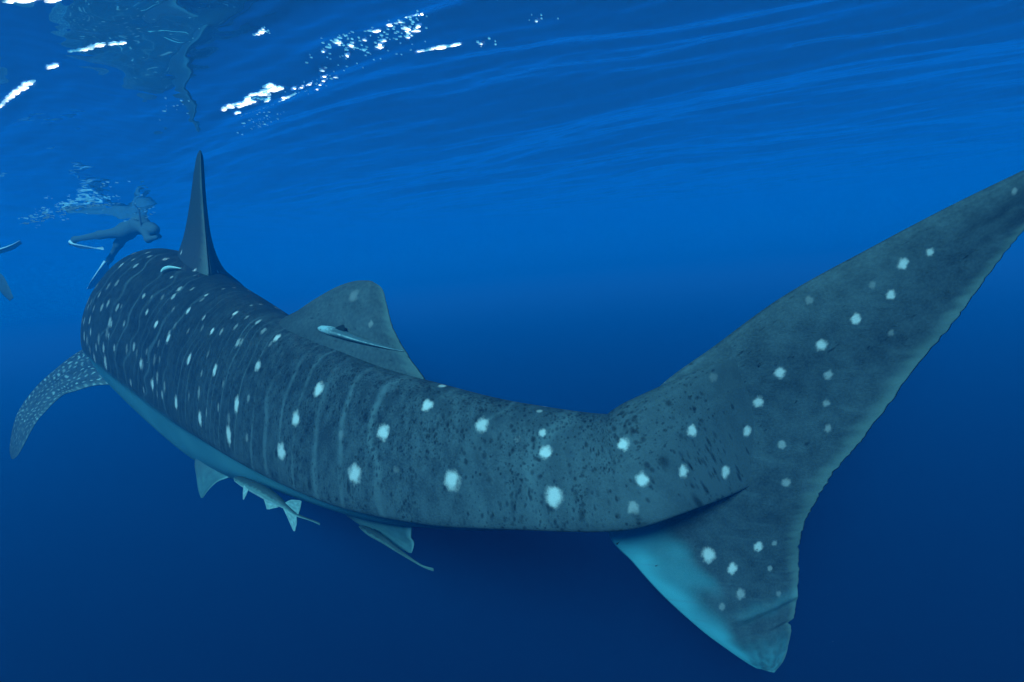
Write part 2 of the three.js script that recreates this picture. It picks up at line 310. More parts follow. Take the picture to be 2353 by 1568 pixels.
for (let s = 2.75, c = 0; s < arc(uOf(10.6)); s += 0.155, c++) for (let k = 0; k < 7; k++) { // fainter spots between the bold columns of the shoulders
  const v = 0.05 + 0.44 * (k + 0.5 * (c % 2) + 0.6 * (rnd() - 0.5)) / 7; if (rnd() < 0.6) continue;
  const p = bodyPoint(uAtArc(s + 0.06 * (rnd() - 0.5)), v); spot(p.x, p.y, p.z, 0.013 + 0.010 * rnd(), 0.14 + 0.26 * rnd(), 1.5);
}
const TOTAL = ringLen[NB], SPLIT_ROW = Math.round(NB * uOf(9)), SPLIT = ringLen[SPLIT_ROW] / TOTAL;
{ const t = bodyG.attributes.uv; for (let i = 0; i <= NB; i++) for (let j = 0; j <= NV; j++) t.setX(i * (NV + 1) + j, ringLen[i] / TOTAL);
  bodyG.clearGroups(); bodyG.addGroup(0, SPLIT_ROW * NV * 6, 0); bodyG.addGroup(SPLIT_ROW * NV * 6, (NB - SPLIT_ROW) * NV * 6, 1); }
const girthAt = (sA) => girth[Math.round(uAtArc(clamp(sA, 0, TOTAL - 1e-4)) * NB)];
function flank(u, v, s, x, y, z) {
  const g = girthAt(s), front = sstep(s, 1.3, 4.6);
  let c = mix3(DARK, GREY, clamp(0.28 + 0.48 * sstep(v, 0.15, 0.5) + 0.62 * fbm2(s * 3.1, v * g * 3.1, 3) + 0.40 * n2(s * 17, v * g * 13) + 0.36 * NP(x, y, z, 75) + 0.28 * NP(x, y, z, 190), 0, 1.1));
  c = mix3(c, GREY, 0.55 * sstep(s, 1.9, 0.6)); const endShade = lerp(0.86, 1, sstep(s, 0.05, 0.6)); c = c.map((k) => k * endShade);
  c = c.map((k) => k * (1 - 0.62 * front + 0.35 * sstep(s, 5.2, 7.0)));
  // pale bars round the flank, wavering, two between each pair of spot columns
  const wob = 0.085 * n2(v * g * 1.5, s * 0.45) + 0.03 * n2(v * g * 5, s * 1.1 + 5) + 0.06 * n2(s * 2.3, 77), per = lerp(0.30, 0.135, sstep(s, 1.2, 4.0)), ph = (s + wob) / per, f = Math.abs(ph - Math.floor(ph) - 0.5) * per;
  const wid = lerp(0.058, 0.024, sstep(s, 1.6, 3.6)) * (0.75 + 0.45 * n2(Math.floor(ph) * 1.3 + 40, v * g * 2.1)), on = sstep(s, 0.3, 1.1) * (0.50 + 0.75 * n2(Math.floor(ph) * 3.7, v * g * 1.3 + 8));
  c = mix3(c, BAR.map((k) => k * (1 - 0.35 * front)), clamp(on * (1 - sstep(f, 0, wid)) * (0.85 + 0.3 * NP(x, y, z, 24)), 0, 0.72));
  const b = sstep(v + 0.012 * n2(s * 5, 3), 0.505, 0.60) * sstep(s, 0.75, 1.25);               // the pale belly under the side keel
  return mix3(c, mix3([0.075, 0.20, 0.22], [0.05, 0.155, 0.18], 0.5 + 0.5 * n2(s * 2, v * 7)), b * 0.95);
}
const bodyTex = (W, H, s0, s1) => {
  const sOf = (u) => lerp(s0, s1, u);
  const t = paint(W, H, (u, v) => bodyPoint(uAtArc(clamp(sOf(u), 0, TOTAL - 1e-4)), v), (u, v, x, y, z) => flank(u, v, sOf(u), x, y, z), (d) => {
    const mm = (r) => (u) => [r * W / (s1 - s0), r * H / girthAt(sOf(u))];
    const rich = (u, v) => clamp(0.30 + 0.85 * fbm2(sOf(u) * 3.2, v * 3.2 * girthAt(sOf(u)), 3) + 0.25 * sstep(v, 0.45, 0.15), 0.04, 1);
    freckle(d, W, H, Math.round(11000 * (s1 - s0)), mm(0.0046), (u, v) => v < 0.52 ? sstep(sOf(u), 0.3, 0.95) * sstep(sOf(u), 5.5, 3.5) * rich(u, v) : 0);
    freckle(d, W, H, Math.round(90 * (s1 - s0)), mm(0.011), (u, v) => v < 0.5 ? sstep(sOf(u), 0.35, 0.8) * sstep(sOf(u), 4.2, 3.0) : 0);
  });
  t.repeat.set(TOTAL / (s1 - s0), 1); t.offset.set(-s0 / (s1 - s0), 0);
  return t;
};
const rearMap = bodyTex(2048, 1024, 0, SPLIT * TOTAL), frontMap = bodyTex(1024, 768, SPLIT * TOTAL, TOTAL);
const finPoint = (g, nt, ns2) => { const p = g.attributes.position, row = ns2 + 1; // the near side of a fin grid: columns 0..half are s = 1..0
  const S = []; for (let j = 0; j <= ns2 / 2; j++) S.push(g.attributes.uv.getY(j));
  const one = (i, v) => { let j = 0; while (j < S.length - 1 && S[j + 1] > v) j++; const k = Math.min(S.length - 1, j + 1), f = S[j] === S[k] ? 0 : clamp((S[j] - v) / (S[j] - S[k]), 0, 1), a = i * row + j, b = i * row + k;
    return V(lerp(p.getX(a), p.getX(b), f), lerp(p.getY(a), p.getY(b), f), lerp(p.getZ(a), p.getZ(b), f)); };
  return (u, v) => { const q = clamp(u, 0, 1) * nt, i = Math.min(nt - 1, q | 0); return one(i, v).lerp(one(i + 1, v), q - i); };
};
const caudalMap = paint(1400, 700, finPoint(FIN.caudal, 270, 140), (uu, v, x, y, z) => { const u = (uu * 15 - 1) / 14;
  let c = mix3(DARK, GREY, clamp(0.72 + 0.5 * fbm2(x * 2.6, y * 2.6, 3) + 0.30 * NP(x, y, z, 14) + 0.28 * NP(x, y, z, 70) + 0.25 * NP(x, y, z, 190), 0, 1.35));
  c = c.map((k) => k * (0.84 + 0.26 * (1 - sstep(v, 0.15, 0.65)) * sstep(u, 0.36, 0.44) * (1 - sstep(u, 0.55, 0.72))));
  const low = 1 - sstep(u, 0.33, 0.40);
  c = mix3(c, PALE, low * 0.85 * (1 - sstep(v + 0.10 * n2(u * 9, v * 3), 0.05, 0.42)));       // pale front of the lower lobe
  c = mix3(c, PALE, 0.42 * (1 - sstep(u, 0.02, 0.13)) * (0.7 + 0.3 * n2(u * 30, v * 6)));
  const edge = sstep(v + 0.02 * n2(u * 60, 1), 0.90, 0.995); c = mix3(c, [0.16, 0.20, 0.17], 0.6 * edge);
  const fold = Math.abs(u - (0.150 + 0.02 * v) + 0.006 * n2(v * 5, 2)) * 60; c = mix3(c, PALE, 0.13 * Math.exp(-(fold * fold) * 1.6) * sstep(v, 0.32, 0.5));
  const streak = n2(u * 55 + v * 4, v * 2.5); c = mix3(c, BAR, 0.18 * sstep(streak, 0.45, 0.9));
  return c;
}, (d, W, H) => {
  freckle(d, W, H, 2600, () => [3.2, 4.2], (uu, v) => { const u = (uu * 15 - 1) / 14; return u > 0.36 && u < 0.8 ? clamp(0.12 + 0.9 * fbm2(u * 12, v * 6, 3) - 0.5 * v + 0.18, 0, 1) : 0; });
  freckle(d, W, H, 40, () => [4, 6], (u, v) => u > 0.4 && u < 0.75 && v < 0.8 ? 0.7 : 0.05);
});
const plainFin = (W, H, pt, seedv, tone, withDots) => paint(W, H, pt, (u, v, x, y, z) => {
  let c = mix3(DARK, GREY, clamp(tone + 0.5 * fbm2(u * 3 + seedv, v * 3, 3) + 0.3 * NP(x, y, z, 40), 0, 1.3));
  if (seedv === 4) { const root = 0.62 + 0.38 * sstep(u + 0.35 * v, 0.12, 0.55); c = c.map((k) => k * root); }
  const edge = sstep(v + 0.03 * n2(u * 20, seedv), 0.86, 0.99); c = mix3(c, [0.13, 0.17, 0.15], 0.45 * edge);
  if (withDots) { // rows of small pale dots along the fin
    const r = v * 10 + 0.5 * n2(u * 5, v * 5), q = u * 30 + 0.5 * (Math.floor(r) % 2) + 0.4 * n2(u * 7, r), dr = r - Math.floor(r) - 0.5, dq = (q - Math.floor(q) - 0.5) * 1.0;
    c = mix3(c, [0.46, 0.52, 0.48], 0.75 * (1 - sstep(Math.hypot(dr, dq), 0.10, 0.32)) * sstep(u, 0.02, 0.1) * (1 - sstep(u, 0.72, 0.95)) * (0.6 + 0.5 * n2(Math.floor(q) * 2.1, Math.floor(r) * 3.3)));
  }
  return c;
}, (d, W, H) => freckle(d, W, H, withDots ? 200 : 900, () => [W * 0.006, H * 0.008], (u, v) => clamp(0.25 + fbm2(u * 6 + seedv, v * 6, 2), 0.02, 1)));
const secondMap = plainFin(512, 512, finPoint(FIN.second, 90, 100), 4, 0.72, false);
const firstMap = plainFin(256, 256, finPoint(FIN.first, 110, 80), 9, -0.9, false);
const pectoralMap = plainFin(512, 256, finPoint(FIN.pectoral, 100, 72), 14, 0.45, true);
const paleFin = (seedv) => paint(128, 128, () => V(99, 99, 99), (u, v) => { const c = mix3([0.10, 0.20, 0.20], [0.055, 0.10, 0.105], clamp(0.5 + 0.5 * fbm2(u * 4 + seedv, v * 4, 3), 0, 1)); return mix3(mix3(GREY, c, sstep(u + 0.5 * v, 0.1, 0.8)), [0.24, 0.36, 0.33], sstep(v, 0.90, 0.99)); });
const grainTex = (() => { const N = 512, d = new Uint8Array(N * N * 4); for (let y = 0; y < N; y++) for (let x = 0; x < N; x++) { const a = x / N * 2 * Math.PI, b = y / N * 2 * Math.PI, q = 128 + 60 * n3(Math.cos(a) * 9 + 3, Math.sin(a) * 9, Math.cos(b) * 9) + 50 * (rnd() - 0.5); d.set([q, q, q, 255], (y * N + x) * 4); } const t = new THREE.DataTexture(d, N, N); t.magFilter = THREE.LinearFilter; t.wrapS = t.wrapT = THREE.RepeatWrapping; t.needsUpdate = true; return t; })();
const skin = (map, ru, rv, bump = 0.0012) => { const b = grainTex.clone(); b.repeat.set(ru, rv); b.needsUpdate = true; const m = new THREE.MeshPhysicalMaterial({ map, roughness: 0.62, specularIntensity: 0.35, bumpMap: b, bumpScale: bump }); m.name = 'spotted_skin'; return m; };
const paleMat = skin(paleFin(2), 2, 2);
const sharkParts = [
  [FIN.caudal, skin(caudalMap, 12, 4)], [FIN.second, skin(secondMap, 4, 4)], [FIN.first, skin(firstMap, 4, 4)],
  [FIN.pectoral, skin(pectoralMap, 4, 3)], [FIN.pectoralRight, null], [FIN.pelvic, paleMat], [FIN.pelvicRight, null], [FIN.anal, skin(paleFin(5), 2, 2)]];
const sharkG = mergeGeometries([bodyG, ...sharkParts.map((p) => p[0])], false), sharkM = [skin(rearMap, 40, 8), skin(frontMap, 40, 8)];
sharkG.clearGroups(); bodyG.groups.forEach((g) => sharkG.addGroup(g.start, g.count, g.materialIndex));
{ let at0 = bodyG.index.count; sharkParts.forEach(([g, m], i) => { sharkM.push(m ?? sharkM[i + 1]); sharkG.addGroup(at0, g.index.count, i + 2); at0 += g.index.count; }); }
const shark = add('whale_shark', sharkG, sharkM);
tag(shark, 'huge grey whale shark with white spots swimming away, tail fin nearest', 'whale shark');


// ---------- remoras ----------
const TOPC = [0.030, 0.045, 0.050], SIDEC = [0.10, 0.14, 0.14], BELLYC = [0.42, 0.50, 0.46];
const fishMat = new THREE.MeshPhysicalMaterial({ vertexColors: true, roughness: 0.5, specularIntensity: 0.5 }); fishMat.name = 'remora_skin';
const finMat = new THREE.MeshPhysicalMaterial({ vertexColors: true, roughness: 0.9, transmission: 0.35, thickness: 0, specularIntensity: 0.2, side: THREE.DoubleSide }); finMat.name = 'remora_fin';
const eyeMat = new THREE.MeshStandardMaterial({ color: new THREE.Color(0.01, 0.01, 0.012), roughness: 0.25 });
function tint(g, f) { const n = g.attributes.position.count, c = new Float32Array(n * 3), p = g.attributes.position; for (let i = 0; i < n; i++) c.set(f(p.getX(i), p.getY(i), p.getZ(i), g.attributes.uv.getX(i), g.attributes.uv.getY(i)), i * 3); g.setAttribute('color', new THREE.BufferAttribute(c, 3)); return g; }
function remora(label, spine, up, look, fins) { // spine rows: picture x, y, distance, half height, half width (m)
  const o = new THREE.Group(); o.name = scene.getObjectByName('remora') ? 'remora_00' + (++remora.n) : 'remora'; scene.add(o);
  const P = spine.map((r) => [...at(r[0], r[1], r[2]).toArray(), r[3], r[4]]), base = V(...along(P, 0.3).slice(0, 3)); o.position.copy(base);
  const body = grid(90, 36, (t, c) => {
    const q = along(P, t), a = along(P, t - 0.01), b = along(P, t + 0.01), T = V(b[0] - a[0], b[1] - a[1], b[2] - a[2]).normalize(), S = T.clone().cross(up).normalize(), U = S.clone().cross(T);
    const an = c * 2 * Math.PI, k = t < 0.08 ? Math.sqrt(clamp(t / 0.08, 0.002, 1)) : 1, hh = Math.max(0.0008, q[3]) * k, ww = Math.max(0.0008, q[4]) * k;
    const p = V(q[0], q[1], q[2]).addScaledVector(U, hh * Math.cos(an)).addScaledVector(S, ww * Math.sin(an)).sub(base);
    return [p.x, p.y, p.z, t, 0.5 - 0.5 * Math.cos(an)];
  }, true);
  tint(body, (x, y, z, t, v) => look(t, v, n3(x * 60, y * 60, z * 60)));
  add('body', body, fishMat, o);
  { const q = along(P, 0.115), a = along(P, 0.10), b = along(P, 0.13), T = V(b[0] - a[0], b[1] - a[1], b[2] - a[2]).normalize(), S = T.clone().cross(up).normalize(), U = S.clone().cross(T);
    for (const k of [-1, 1]) { const e = new THREE.SphereGeometry(Math.max(0.0022, q[3] * 0.17), 12, 8), c = V(q[0], q[1], q[2]).addScaledVector(S, k * q[4] * 0.93).addScaledVector(U, q[3] * 0.18).sub(base); e.translate(c.x, c.y, c.z); add('eye', e, eyeMat, o); } }
  for (const [name, le, te, th, col] of fins) {
    const g = finGrid(le, te, [[th], [th * 0.5], [0.0008]], 16, 12); g.translate(-base.x, -base.y, -base.z);
    tint(g, (x, y, z, t, s) => col.map((k) => k * (0.85 + 0.3 * n2(t * 3, s * 14)))); add(name, g, finMat, o);
  }
  tag(o, label, 'remora'); return o;
}
remora.n = 0; 
remora('small striped remora lying flat on the face of the second dorsal fin', [[730, 754, 2.942, 0.012, 0.012], [745, 757, 2.905, 0.018, 0.018], [765, 762, 2.863, 0.0225, 0.021], [790, 770, 2.816, 0.0205, 0.019], [820, 780, 2.766, 0.0145, 0.014], [850, 789, 2.720, 0.010, 0.010], [880, 797, 2.676, 0.006, 0.006], [905, 803, 2.642, 0.0035, 0.003], [928, 807, 2.61, 0.004, 0.001]], V(0.2, 0.95, 0.25),
  (t, v, n) => mix3(mix3([0.34, 0.42, 0.42], [0.06, 0.09, 0.10], sstep(t + 0.05 * n, 0.16, 0.32)), [0.50, 0.56, 0.54], clamp(Math.exp(-(((v - 0.42) / 0.09) ** 2)) * sstep(t, 0.2, 0.4) * (0.6 + 0.5 * n), 0, 1)),
  [['dorsal_fin', [[766, 756, 2.85], [776, 750, 2.83], [788, 746, 2.81]], [[792, 762, 2.80], [792, 754, 2.80], [790, 747, 2.805]], 0.006, [0.02, 0.03, 0.035]]]);
remora('pale bellied remora hanging under the belly with its fins spread', [[537, 1098, 3.16, 0.012, 0.012], [548, 1103, 3.14, 0.020, 0.018], [563, 1110, 3.12, 0.027, 0.024], [596, 1126, 3.07, 0.032, 0.028], [629, 1146, 3.02, 0.029, 0.024], [656, 1164, 2.98, 0.015, 0.014], [681, 1183, 2.94, 0.0085, 0.008], [706, 1193, 2.90, 0.005, 0.005], [722, 1199, 2.88, 0.006, 0.003], [735, 1205, 2.87, 0.007, 0.001]], V(0.55, 0.75, 0.3),
  (t, v, n) => mix3(mix3([0.03, 0.045, 0.045], [0.13, 0.20, 0.18], sstep(v + 0.1 * n, 0.15, 0.45)), BELLYC, sstep(v + 0.06 * n, 0.5, 0.72) * sstep(t, 0.85, 0.6)),
  [['pectoral_fin', [[560, 1116, 3.09], [558, 1130, 3.08], [558, 1148, 3.07]], [[573, 1120, 3.08], [567, 1135, 3.07], [560, 1149, 3.07]], 0.005, [0.45, 0.55, 0.52]],
   ['pelvic_fin', [[597, 1133, 3.05], [607, 1152, 3.03], [613, 1171, 3.02]], [[645, 1160, 2.98], [640, 1166, 2.99], [618, 1171, 3.01]], 0.006, [0.42, 0.55, 0.50]],
   ['dorsal_fin', [[655, 1155, 2.97], [668, 1149, 2.96], [688, 1150, 2.95]], [[686, 1184, 2.93], [690, 1170, 2.94], [693, 1153, 2.95]], 0.005, [0.30, 0.42, 0.40]],
   ['anal_fin', [[650, 1168, 2.97], [662, 1194, 2.96], [674, 1221, 2.95]], [[682, 1186, 2.93], [682, 1202, 2.94], [678, 1221, 2.95]], 0.005, [0.45, 0.58, 0.54]]]);
remora('slender dark remora trailing along the lower edge of the anal fin', [[824, 1209, 2.84, 0.006, 0.006], [836, 1215, 2.82, 0.014, 0.011], [851, 1224, 2.79, 0.0195, 0.015], [879, 1240, 2.74, 0.0185, 0.014], [904, 1258, 2.70, 0.0135, 0.010], [936, 1280, 2.65, 0.008, 0.006], [966, 1299, 2.61, 0.0045, 0.004], [982, 1306, 2.59, 0.007, 0.002], [996, 1310, 2.575, 0.008, 0.001]], V(0.4, 0.85, 0.3),
  (t, v, n) => mix3([0.02, 0.03, 0.03], [0.10, 0.15, 0.13], clamp(sstep(v + 0.12 * n, 0.2, 0.6) + sstep(t, 0.5, 0.9), 0, 1)),
  [['dorsal_fin', [[832, 1212, 2.81], [842, 1214, 2.80], [852, 1216, 2.79]], [[870, 1230, 2.76], [868, 1222, 2.765], [862, 1217, 2.77]], 0.006, [0.012, 0.015, 0.015]]]);
remora('thin pale remora curled on the dark back beside the first dorsal fin', [[369, 626, 4.43, 0.008, 0.008], [377, 619, 4.44, 0.015, 0.011], [387, 615, 4.44, 0.014, 0.010], [400, 615, 4.44, 0.009, 0.007], [416, 617, 4.42, 0.003, 0.003]], V(0.2, 0.9, 0.35),
  (t, v, n) => mix3([0.45, 0.55, 0.50], [0.2, 0.28, 0.27], sstep(v, 0.55, 0.8)), []);

// ---------- small black copepods on the tail ----------
function copepod(label, x, y, z, turn, size) {
  const prof = [[0, -1], [0.30, -0.85], [0.42, -0.4], [0.34, 0.1], [0.20, 0.35], [0.12, 0.8], [0.08, 1.2], [0, 1.25]].map(([a, b]) => new THREE.Vector2(a, b));
  const g = new THREE.LatheGeometry(new THREE.SplineCurve(prof).getPoints(18), 12); g.scale(size, size, size * 0.6);
  const o = add(scene.getObjectByName('copepod') ? 'copepod_00' + (++copepod.n) : 'copepod', g, copepod.m); o.position.set(x, y, z); o.rotation.z = turn;
  tag(o, label, 'parasite'); return o;
}
copepod.n = 0; copepod.m = new THREE.MeshStandardMaterial({ color: new THREE.Color(0.012, 0.012, 0.015), roughness: 0.5 });
copepod('black speck of a parasite left of its twin on the middle of the tail fin', 0.843, -1.595, -1.993, -1.35, 0.0062);
copepod('black speck of a parasite right of its twin on the middle of the tail fin', 0.897, -1.595, -1.986, -1.2, 0.0054);
copepod('black parasite at the top front edge of the lower tail lobe', 0.329, -2.254, -2.082, -0.9, 0.0075);
copepod('tiny black parasite on the pale front of the lower tail lobe', 0.465, -2.349, -2.066, -1.1, 0.0048);
copepod('tiny black parasite beside the white spots of the lower tail lobe', 0.854, -2.329, -2.084, -1.3, 0.0040);

// ---------- snorkellers ----------
function figure(joints, bones, cell) { // one continuous skin round tapered capsules
  const pts = Object.values(joints), lo = V(1e9, 1e9, 1e9), hi = V(-1e9, -1e9, -1e9);
  for (const j of pts) { lo.min(j.p); hi.max(j.p); }
  lo.addScalar(-0.25); hi.addScalar(0.25);
  const size = Math.max(hi.x - lo.x, hi.y - lo.y, hi.z - lo.z), N = Math.min(150, Math.ceil(size / cell)), mid = lo.clone().add(hi).multiplyScalar(0.5), mc = new MarchingCubes(N, new THREE.MeshStandardMaterial(), false, false, 400000);
  const q = V(0, 0, 0);
  for (let k = 0; k < N; k++) for (let j = 0; j < N; j++) for (let i = 0; i < N; i++) {
    q.set((i / (N / 2) - 1) * size / 2 + mid.x, (j / (N / 2) - 1) * size / 2 + mid.y, (k / (N / 2) - 1) * size / 2 + mid.z);
    let s = 0;
    for (const [a, b] of bones) { const A = joints[a], B = joints[b], ab = B.p.clone().sub(A.p), t = clamp(q.clone().sub(A.p).dot(ab) / ab.lengthSq(), 0, 1), d = q.distanceTo(A.p.clone().addScaledVector(ab, t)) - lerp(A.r, B.r, t); s += Math.exp(-d * 45); }
    mc.field[k * N * N + j * N + i] = Math.log(s + 1e-20) / 45;
  }
  mc.isolation = 0; mc.update();
  const g = new THREE.BufferGeometry(), n = mc.count, p = new Float32Array(n * 3);
  for (let i = 0; i < n; i++) { p[i * 3] = mc.positionArray[i * 3] * size / 2 + mid.x; p[i * 3 + 1] = mc.positionArray[i * 3 + 1] * size / 2 + mid.y; p[i * 3 + 2] = mc.positionArray[i * 3 + 2] * size / 2 + mid.z; }
  g.setAttribute('position', new THREE.BufferAttribute(p, 3)); g.setAttribute('normal', new THREE.BufferAttribute(mc.normalArray.slice(0, n * 3), 3));
  return g;
}
const suit = new THREE.MeshStandardMaterial({ color: new THREE.Color(0.05, 0.085, 0.10), roughness: 0.9 }), paleFinMat = new THREE.MeshStandardMaterial({ color: new THREE.Color(0.72, 0.78, 0.76), roughness: 0.6, side: THREE.DoubleSide }), skinMat = new THREE.MeshStandardMaterial({ color: new THREE.Color(0.36, 0.34, 0.28), roughness: 0.8 }), maskMat = new THREE.MeshStandardMaterial({ color: new THREE.Color(0.02, 0.02, 0.025), roughness: 0.3 }), topMat = new THREE.MeshStandardMaterial({ color: new THREE.Color(0.18, 0.30, 0.30), roughness: 0.8 });
function swimFin(le, te) { return finGrid(le, te, [[0.06], [0.03], [0.018], [0.012]], 24, 10); }
function snorkeller(name, label, J, fins, body) {
  const joints = {}; for (const k in J) joints[k] = { p: at(J[k][0], J[k][1], J[k][2]), r: J[k][3] };
  const o = new THREE.Group(); o.name = name; const base = joints.pelvis.p.clone(); o.position.copy(base); scene.add(o);
  const put = (nm, g, m) => { g.translate(-base.x, -base.y, -base.z); return add(nm, g, m, o); };
  put('body', figure(joints, [['head', 'crown'], ['head', 'neck'], ['neck', 'chest'], ['chest', 'waist'], ['waist', 'pelvis'], ['chest', 'shoulderA'], ['chest', 'shoulderB'], ['shoulderA', 'elbowA'], ['elbowA', 'handA'], ['shoulderB', 'elbowB'], ['elbowB', 'handB'], ['pelvis', 'hipA'], ['pelvis', 'hipB'], ['hipA', 'kneeA'], ['kneeA', 'ankleA'], ['ankleA', 'toeA'], ['hipB', 'kneeB'], ['kneeB', 'ankleB'], ['ankleB', 'toeB']], 0.018), body);
  for (const f of fins) put('swim_fin', swimFin(f[0], f[1]), f[2] ?? paleFinMat);
  const h = joints.head.p, face = joints.crown.p.clone().sub(joints.neck.p).normalize();
  const mask = new THREE.TorusGeometry(0.062, 0.022, 8, 20); mask.scale(1.25, 0.9, 1); mask.translate(h.x + 0.02, h.y - 0.05, h.z + 0.07); put('mask', mask, maskMat);
  const tube = new THREE.TubeGeometry(new THREE.CatmullRomCurve3([V(h.x + 0.03, h.y - 0.10, h.z + 0.08), V(h.x - 0.05, h.y - 0.06, h.z + 0.13), V(h.x - 0.07, h.y + 0.10, h.z + 0.12), V(h.x - 0.08, h.y + 0.36, h.z + 0.08)]), 24, 0.013, 8); put('snorkel', tube, maskMat);
  tag(o, label, 'person'); return o;
}
snorkeller('snorkeller', 'person in a dark suit and pale swim fins near the surface beyond the shark',
  { head: [346, 526, 9.6, 0.095], crown: [354, 528, 9.55, 0.08], neck: [336, 521, 9.68, 0.06], chest: [322, 517, 9.75, 0.13], waist: [303, 524, 9.85, 0.115], pelvis: [290, 531, 9.95, 0.13], shoulderA: [331, 526, 9.55, 0.075], shoulderB: [329, 514, 9.95, 0.075], elbowA: [340, 550, 9.4, 0.045], handA: [358, 546, 9.3, 0.035], elbowB: [352, 534, 10.0, 0.045], handB: [366, 544, 10.1, 0.035],
    hipA: [284, 533, 9.85, 0.095], hipB: [287, 538, 10.05, 0.095], kneeA: [230, 540, 9.95, 0.062], ankleA: [172, 550, 10.1, 0.04], toeA: [162, 560, 10.1, 0.03], kneeB: [271, 562, 10.1, 0.062], ankleB: [252, 596, 10.3, 0.04], toeB: [246, 606, 10.3, 0.03] },
  [[[[158, 553, 10.05], [168, 560, 9.98], [196, 566, 9.92], [238, 575, 9.85]], [[166, 560, 10.25], [172, 568, 10.25], [198, 572, 10.28], [236, 567, 10.28]]],
   [[[240, 600, 10.2], [225, 620, 10.15], [209, 644, 10.1], [199, 664, 10.1]], [[250, 603, 10.4], [249, 627, 10.4], [238, 648, 10.45], [208, 664, 10.45]]]], suit);
snorkeller('snorkeller_001', 'person mostly cut off by the left edge with one bright fin tip in view',
  { head: [-330, 560, 7.9, 0.095], crown: [-342, 562, 7.9, 0.08], neck: [-310, 562, 7.95, 0.06], chest: [-280, 560, 8.0, 0.13], waist: [-235, 566, 8.0, 0.115], pelvis: [-200, 572, 8.0, 0.13], shoulderA: [-290, 570, 7.8, 0.075], shoulderB: [-288, 556, 8.2, 0.075], elbowA: [-290, 610, 7.7, 0.045], handA: [-330, 640, 7.7, 0.035], elbowB: [-330, 590, 8.2, 0.045], handB: [-360, 620, 8.2, 0.035],
    hipA: [-190, 572, 7.9, 0.095], hipB: [-190, 580, 8.1, 0.095], kneeA: [-118, 582, 8.0, 0.062], ankleA: [-48, 586, 8.0, 0.04], toeA: [-28, 584, 8.0, 0.03], kneeB: [-110, 600, 8.2, 0.062], ankleB: [-42, 622, 8.3, 0.04], toeB: [-24, 632, 8.3, 0.03] },
  [[[[-26, 578, 7.9], [0, 572, 7.9], [25, 563, 7.9], [45, 553, 7.9]], [[-26, 588, 8.1], [2, 582, 8.1], [30, 573, 8.12], [50, 560, 8.12]]],
   [[[-22, 626, 8.2], [2, 630, 8.2], [18, 655, 8.2], [30, 684, 8.2]], [[-24, 640, 8.4], [-8, 655, 8.4], [4, 675, 8.42], [22, 692, 8.42]], suit]], suit);

// ---------- foam and bubbles caught at the surface ----------
const seaY = (x, z) => swell(x, z) * Math.exp(-Math.hypot(x, z) / 9);
function onSurface(px, py) { const d = at(px, py, 1).sub(camera.position), t = -camera.position.y / d.y; return camera.position.clone().addScaledVector(d, t); }
const foamMat = new THREE.MeshPhysicalMaterial({ color: new THREE.Color(0.97, 0.98, 0.97), roughness: 1, transmission: 0.86, thickness: 0, side: THREE.DoubleSide }); foamMat.name = 'foam';
const cap = new THREE.SphereGeometry(1, 14, 5, 0, Math.PI * 2, Math.PI / 2, Math.PI / 2), faintFoam = new THREE.MeshPhysicalMaterial({ color: new THREE.Color(0.62, 0.70, 0.70), roughness: 1, transmission: 0.42, thickness: 0, side: THREE.DoubleSide }); faintFoam.name = 'foam_faint';
let nFoam = 0;
function foam(label, x0, y0, x1, y1, wide, n, open = 0, lift = 0) { // a streak of froth from one picture point to the other
  const A = onSurface(x0, y0), B = onSurface(x1, y1), ax = B.clone().sub(A), L = ax.length(), across = V(ax.z, 0, -ax.x).normalize(), gs = [], c = A.clone().lerp(B, 0.5);
  for (let k = 0; k < n; k++) {
    const t = (k + rnd()) / n, env = Math.pow(Math.sin(Math.PI * clamp(0.08 + 0.84 * Math.pow(t, 1.4), 0, 1)), 0.8), s = open ? wide * (1.1 * n2(t * 3 + x0, Math.floor(rnd() * 3) * 4 + y0) + 0.35 * (rnd() - 0.5)) : (rnd() - 0.5) * 1.1 * wide * env;
    const p = A.clone().addScaledVector(ax, t).addScaledVector(across, s), r = open ? wide * (0.05 + 0.16 * rnd() * rnd()) + 0.003 : wide * (0.15 + 0.32 * rnd()) * env + 0.003;
    if (!lift) sea.froth.push([p.x, p.z, r]);
    const g = cap.clone(), q = g.attributes.position; for (let i = 0; i < q.count; i++) { const f = 1 + 0.25 * n3(q.getX(i) * 1.7 + k, q.getY(i) * 1.7, q.getZ(i) * 1.7); q.setXYZ(i, q.getX(i) * f, q.getY(i) * f, q.getZ(i) * f); }
    g.scale(r * (1.4 + 1.6 * rnd() * rnd()), r * 0.22, r); g.rotateY(-Math.atan2(ax.z, ax.x) + 0.6 * (rnd() - 0.5)); g.translate(p.x - c.x, seaY(p.x, p.z) + lift - 0.002 - 0.002 * rnd(), p.z - c.z); g.computeVertexNormals(); gs.push(g);
  }
  const o = add(nFoam ? 'foam_patch_' + String(nFoam).padStart(3, '0') : 'foam_patch', mergeGeometries(gs), lift ? faintFoam : foamMat); nFoam++; o.position.set(c.x, 0, c.z);
  tag(o, label, 'foam', null, open ? 'stuff' : undefined); return o;
}
foam('broad white foam streak at the very top left corner', 12, 24, 140, 4, 0.035, 26);
foam('bright white foam streak left of the dark reflection, below the corner streak', 152, 118, 288, 92, 0.021, 26);
foam('small pale foam blob between the two leftmost streaks', 106, 160, 130, 150, 0.022, 8);
foam('slanting white foam streak at the left edge', -4, 246, 78, 192, 0.026, 60);
foam('largest ragged foam cluster, above and right of the first dorsal fin', 524, 240, 634, 184, 0.070, 150, 1);
foam('thin foam sliver just right of the ragged foam cluster', 638, 221, 678, 199, 0.022, 14);
foam('long lone foam sliver right of the bubble trail', 960, 121, 1058, 102, 0.022, 22);
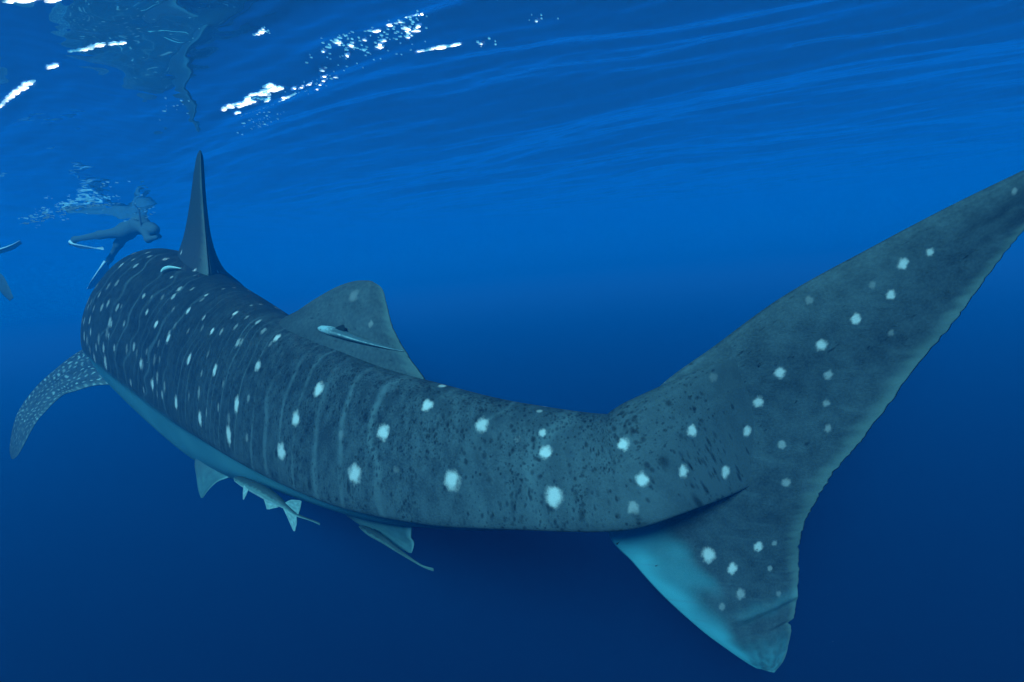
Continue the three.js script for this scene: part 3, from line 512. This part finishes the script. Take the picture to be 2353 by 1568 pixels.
foam('pale spread of foam behind the snorkeller at the surface', 70, 512, 175, 470, 0.16, 60, 1, -0.03);
foam('faint foam line above the snorkeller at the surface', 160, 476, 240, 452, 0.15, 50, 1, -0.04);
foam('flecked foam beside the snorkeller at the surface', 290, 520, 350, 478, 0.12, 36, 1, -0.04);
function bubbles(name, label, spots) {
  const list = []; for (const [x, y, w, h, n, slope, big] of spots) for (let k = 0; k < n; k++) { const u = (rnd() + rnd() - 1), v = (rnd() + rnd() - 1), p = onSurface(x + u * w, y + v * h - u * w * slope); list.push([p, big * (0.18 + rnd() * rnd() * 0.7)]); }
  const o = new THREE.InstancedMesh(new THREE.SphereGeometry(1, 8, 3, 0, Math.PI * 2, Math.PI / 2, Math.PI / 2), foamMat, list.length), m = new THREE.Matrix4(), qt = new THREE.Quaternion();
  list.forEach(([p, r], i) => { if (r > 0.005) sea.froth.push([p.x, p.z, r * 1.2]); qt.setFromAxisAngle(V(0, 1, 0), 0.5 + rnd()); m.compose(V(p.x, seaY(p.x, p.z) - 0.002, p.z), qt, V(r * 2.1, r * 0.3, r)); o.setMatrixAt(i, m); });
  o.name = name; o.castShadow = o.receiveShadow = true; scene.add(o); tag(o, label, 'bubbles', null, 'stuff'); return o;
}
bubbles('bubble_trail', 'trail of white bubbles scattered across the sea surface', [[860, 95, 130, 60, 90, 0.35, 0.013], [940, 55, 45, 40, 45, 0.3, 0.014], [780, 90, 60, 25, 30, 0.2, 0.015], [740, 160, 60, 60, 26, 0.4, 0.011], [700, 185, 60, 25, 16, 0.4, 0.011], [600, 275, 60, 26, 40, 0.3, 0.010], [1120, 95, 60, 14, 8, 0, 0.010], [1240, 40, 60, 14, 6, 0, 0.009], [600, 48, 26, 12, 12, 0.2, 0.011], [390, 235, 60, 40, 14, 0, 0.008], [250, 455, 90, 60, 24, 0.3, 0.016], [140, 480, 90, 40, 50, 0.3, 0.020]]);

{ // where froth breaks through there is no clean sheet of water
  const p = sea.mesh.geometry.attributes.position, c = new Float32Array(p.count * 4).fill(1);
  for (let i = 0; i < p.count; i++) { const x = p.getX(i), z = p.getZ(i); if (x * x + z * z > 36) continue;
    let k = 0; for (const [fx, fz, r] of sea.froth) { const dx = x - fx, dz = z - fz; if (dx * dx + dz * dz < 4 * r * r) k = Math.max(k, 1 - sstep(Math.sqrt(dx * dx + dz * dz), 0.3 * r, 1.5 * r)); }
    c[i * 4 + 3] = 1 - k; }
  sea.mesh.geometry.setAttribute('color', new THREE.BufferAttribute(c, 4));
}

// ---------- specks drifting in the water ----------
{
  const g = new THREE.IcosahedronGeometry(1, 0), N = 1500, o = new THREE.InstancedMesh(g, new THREE.MeshStandardMaterial({ color: new THREE.Color(0.45, 0.5, 0.45), roughness: 1 }), N), m = new THREE.Matrix4();
  for (let i = 0; i < N; i++) { const r = 1.5 + 16 * Math.sqrt(rnd()), a = (rnd() - 0.5) * 2.2, y = -0.2 - 3.1 * (i < 4 ? 1 : rnd()), k = 0.0006 + 0.0014 * rnd() * rnd(); m.compose(V(r * Math.sin(a), y, -r * Math.cos(a)), new THREE.Quaternion().setFromEuler(new THREE.Euler(rnd() * 6, rnd() * 6, 0)), V(k, k * 0.7, k)); o.setMatrixAt(i, m); }
  o.name = 'drifting_specks'; scene.add(o); tag(o, 'tiny pale specks drifting everywhere in the blue water', 'plankton', null, 'stuff');
}
//MORE
scene.add(camera);
renderer.render(scene, camera);
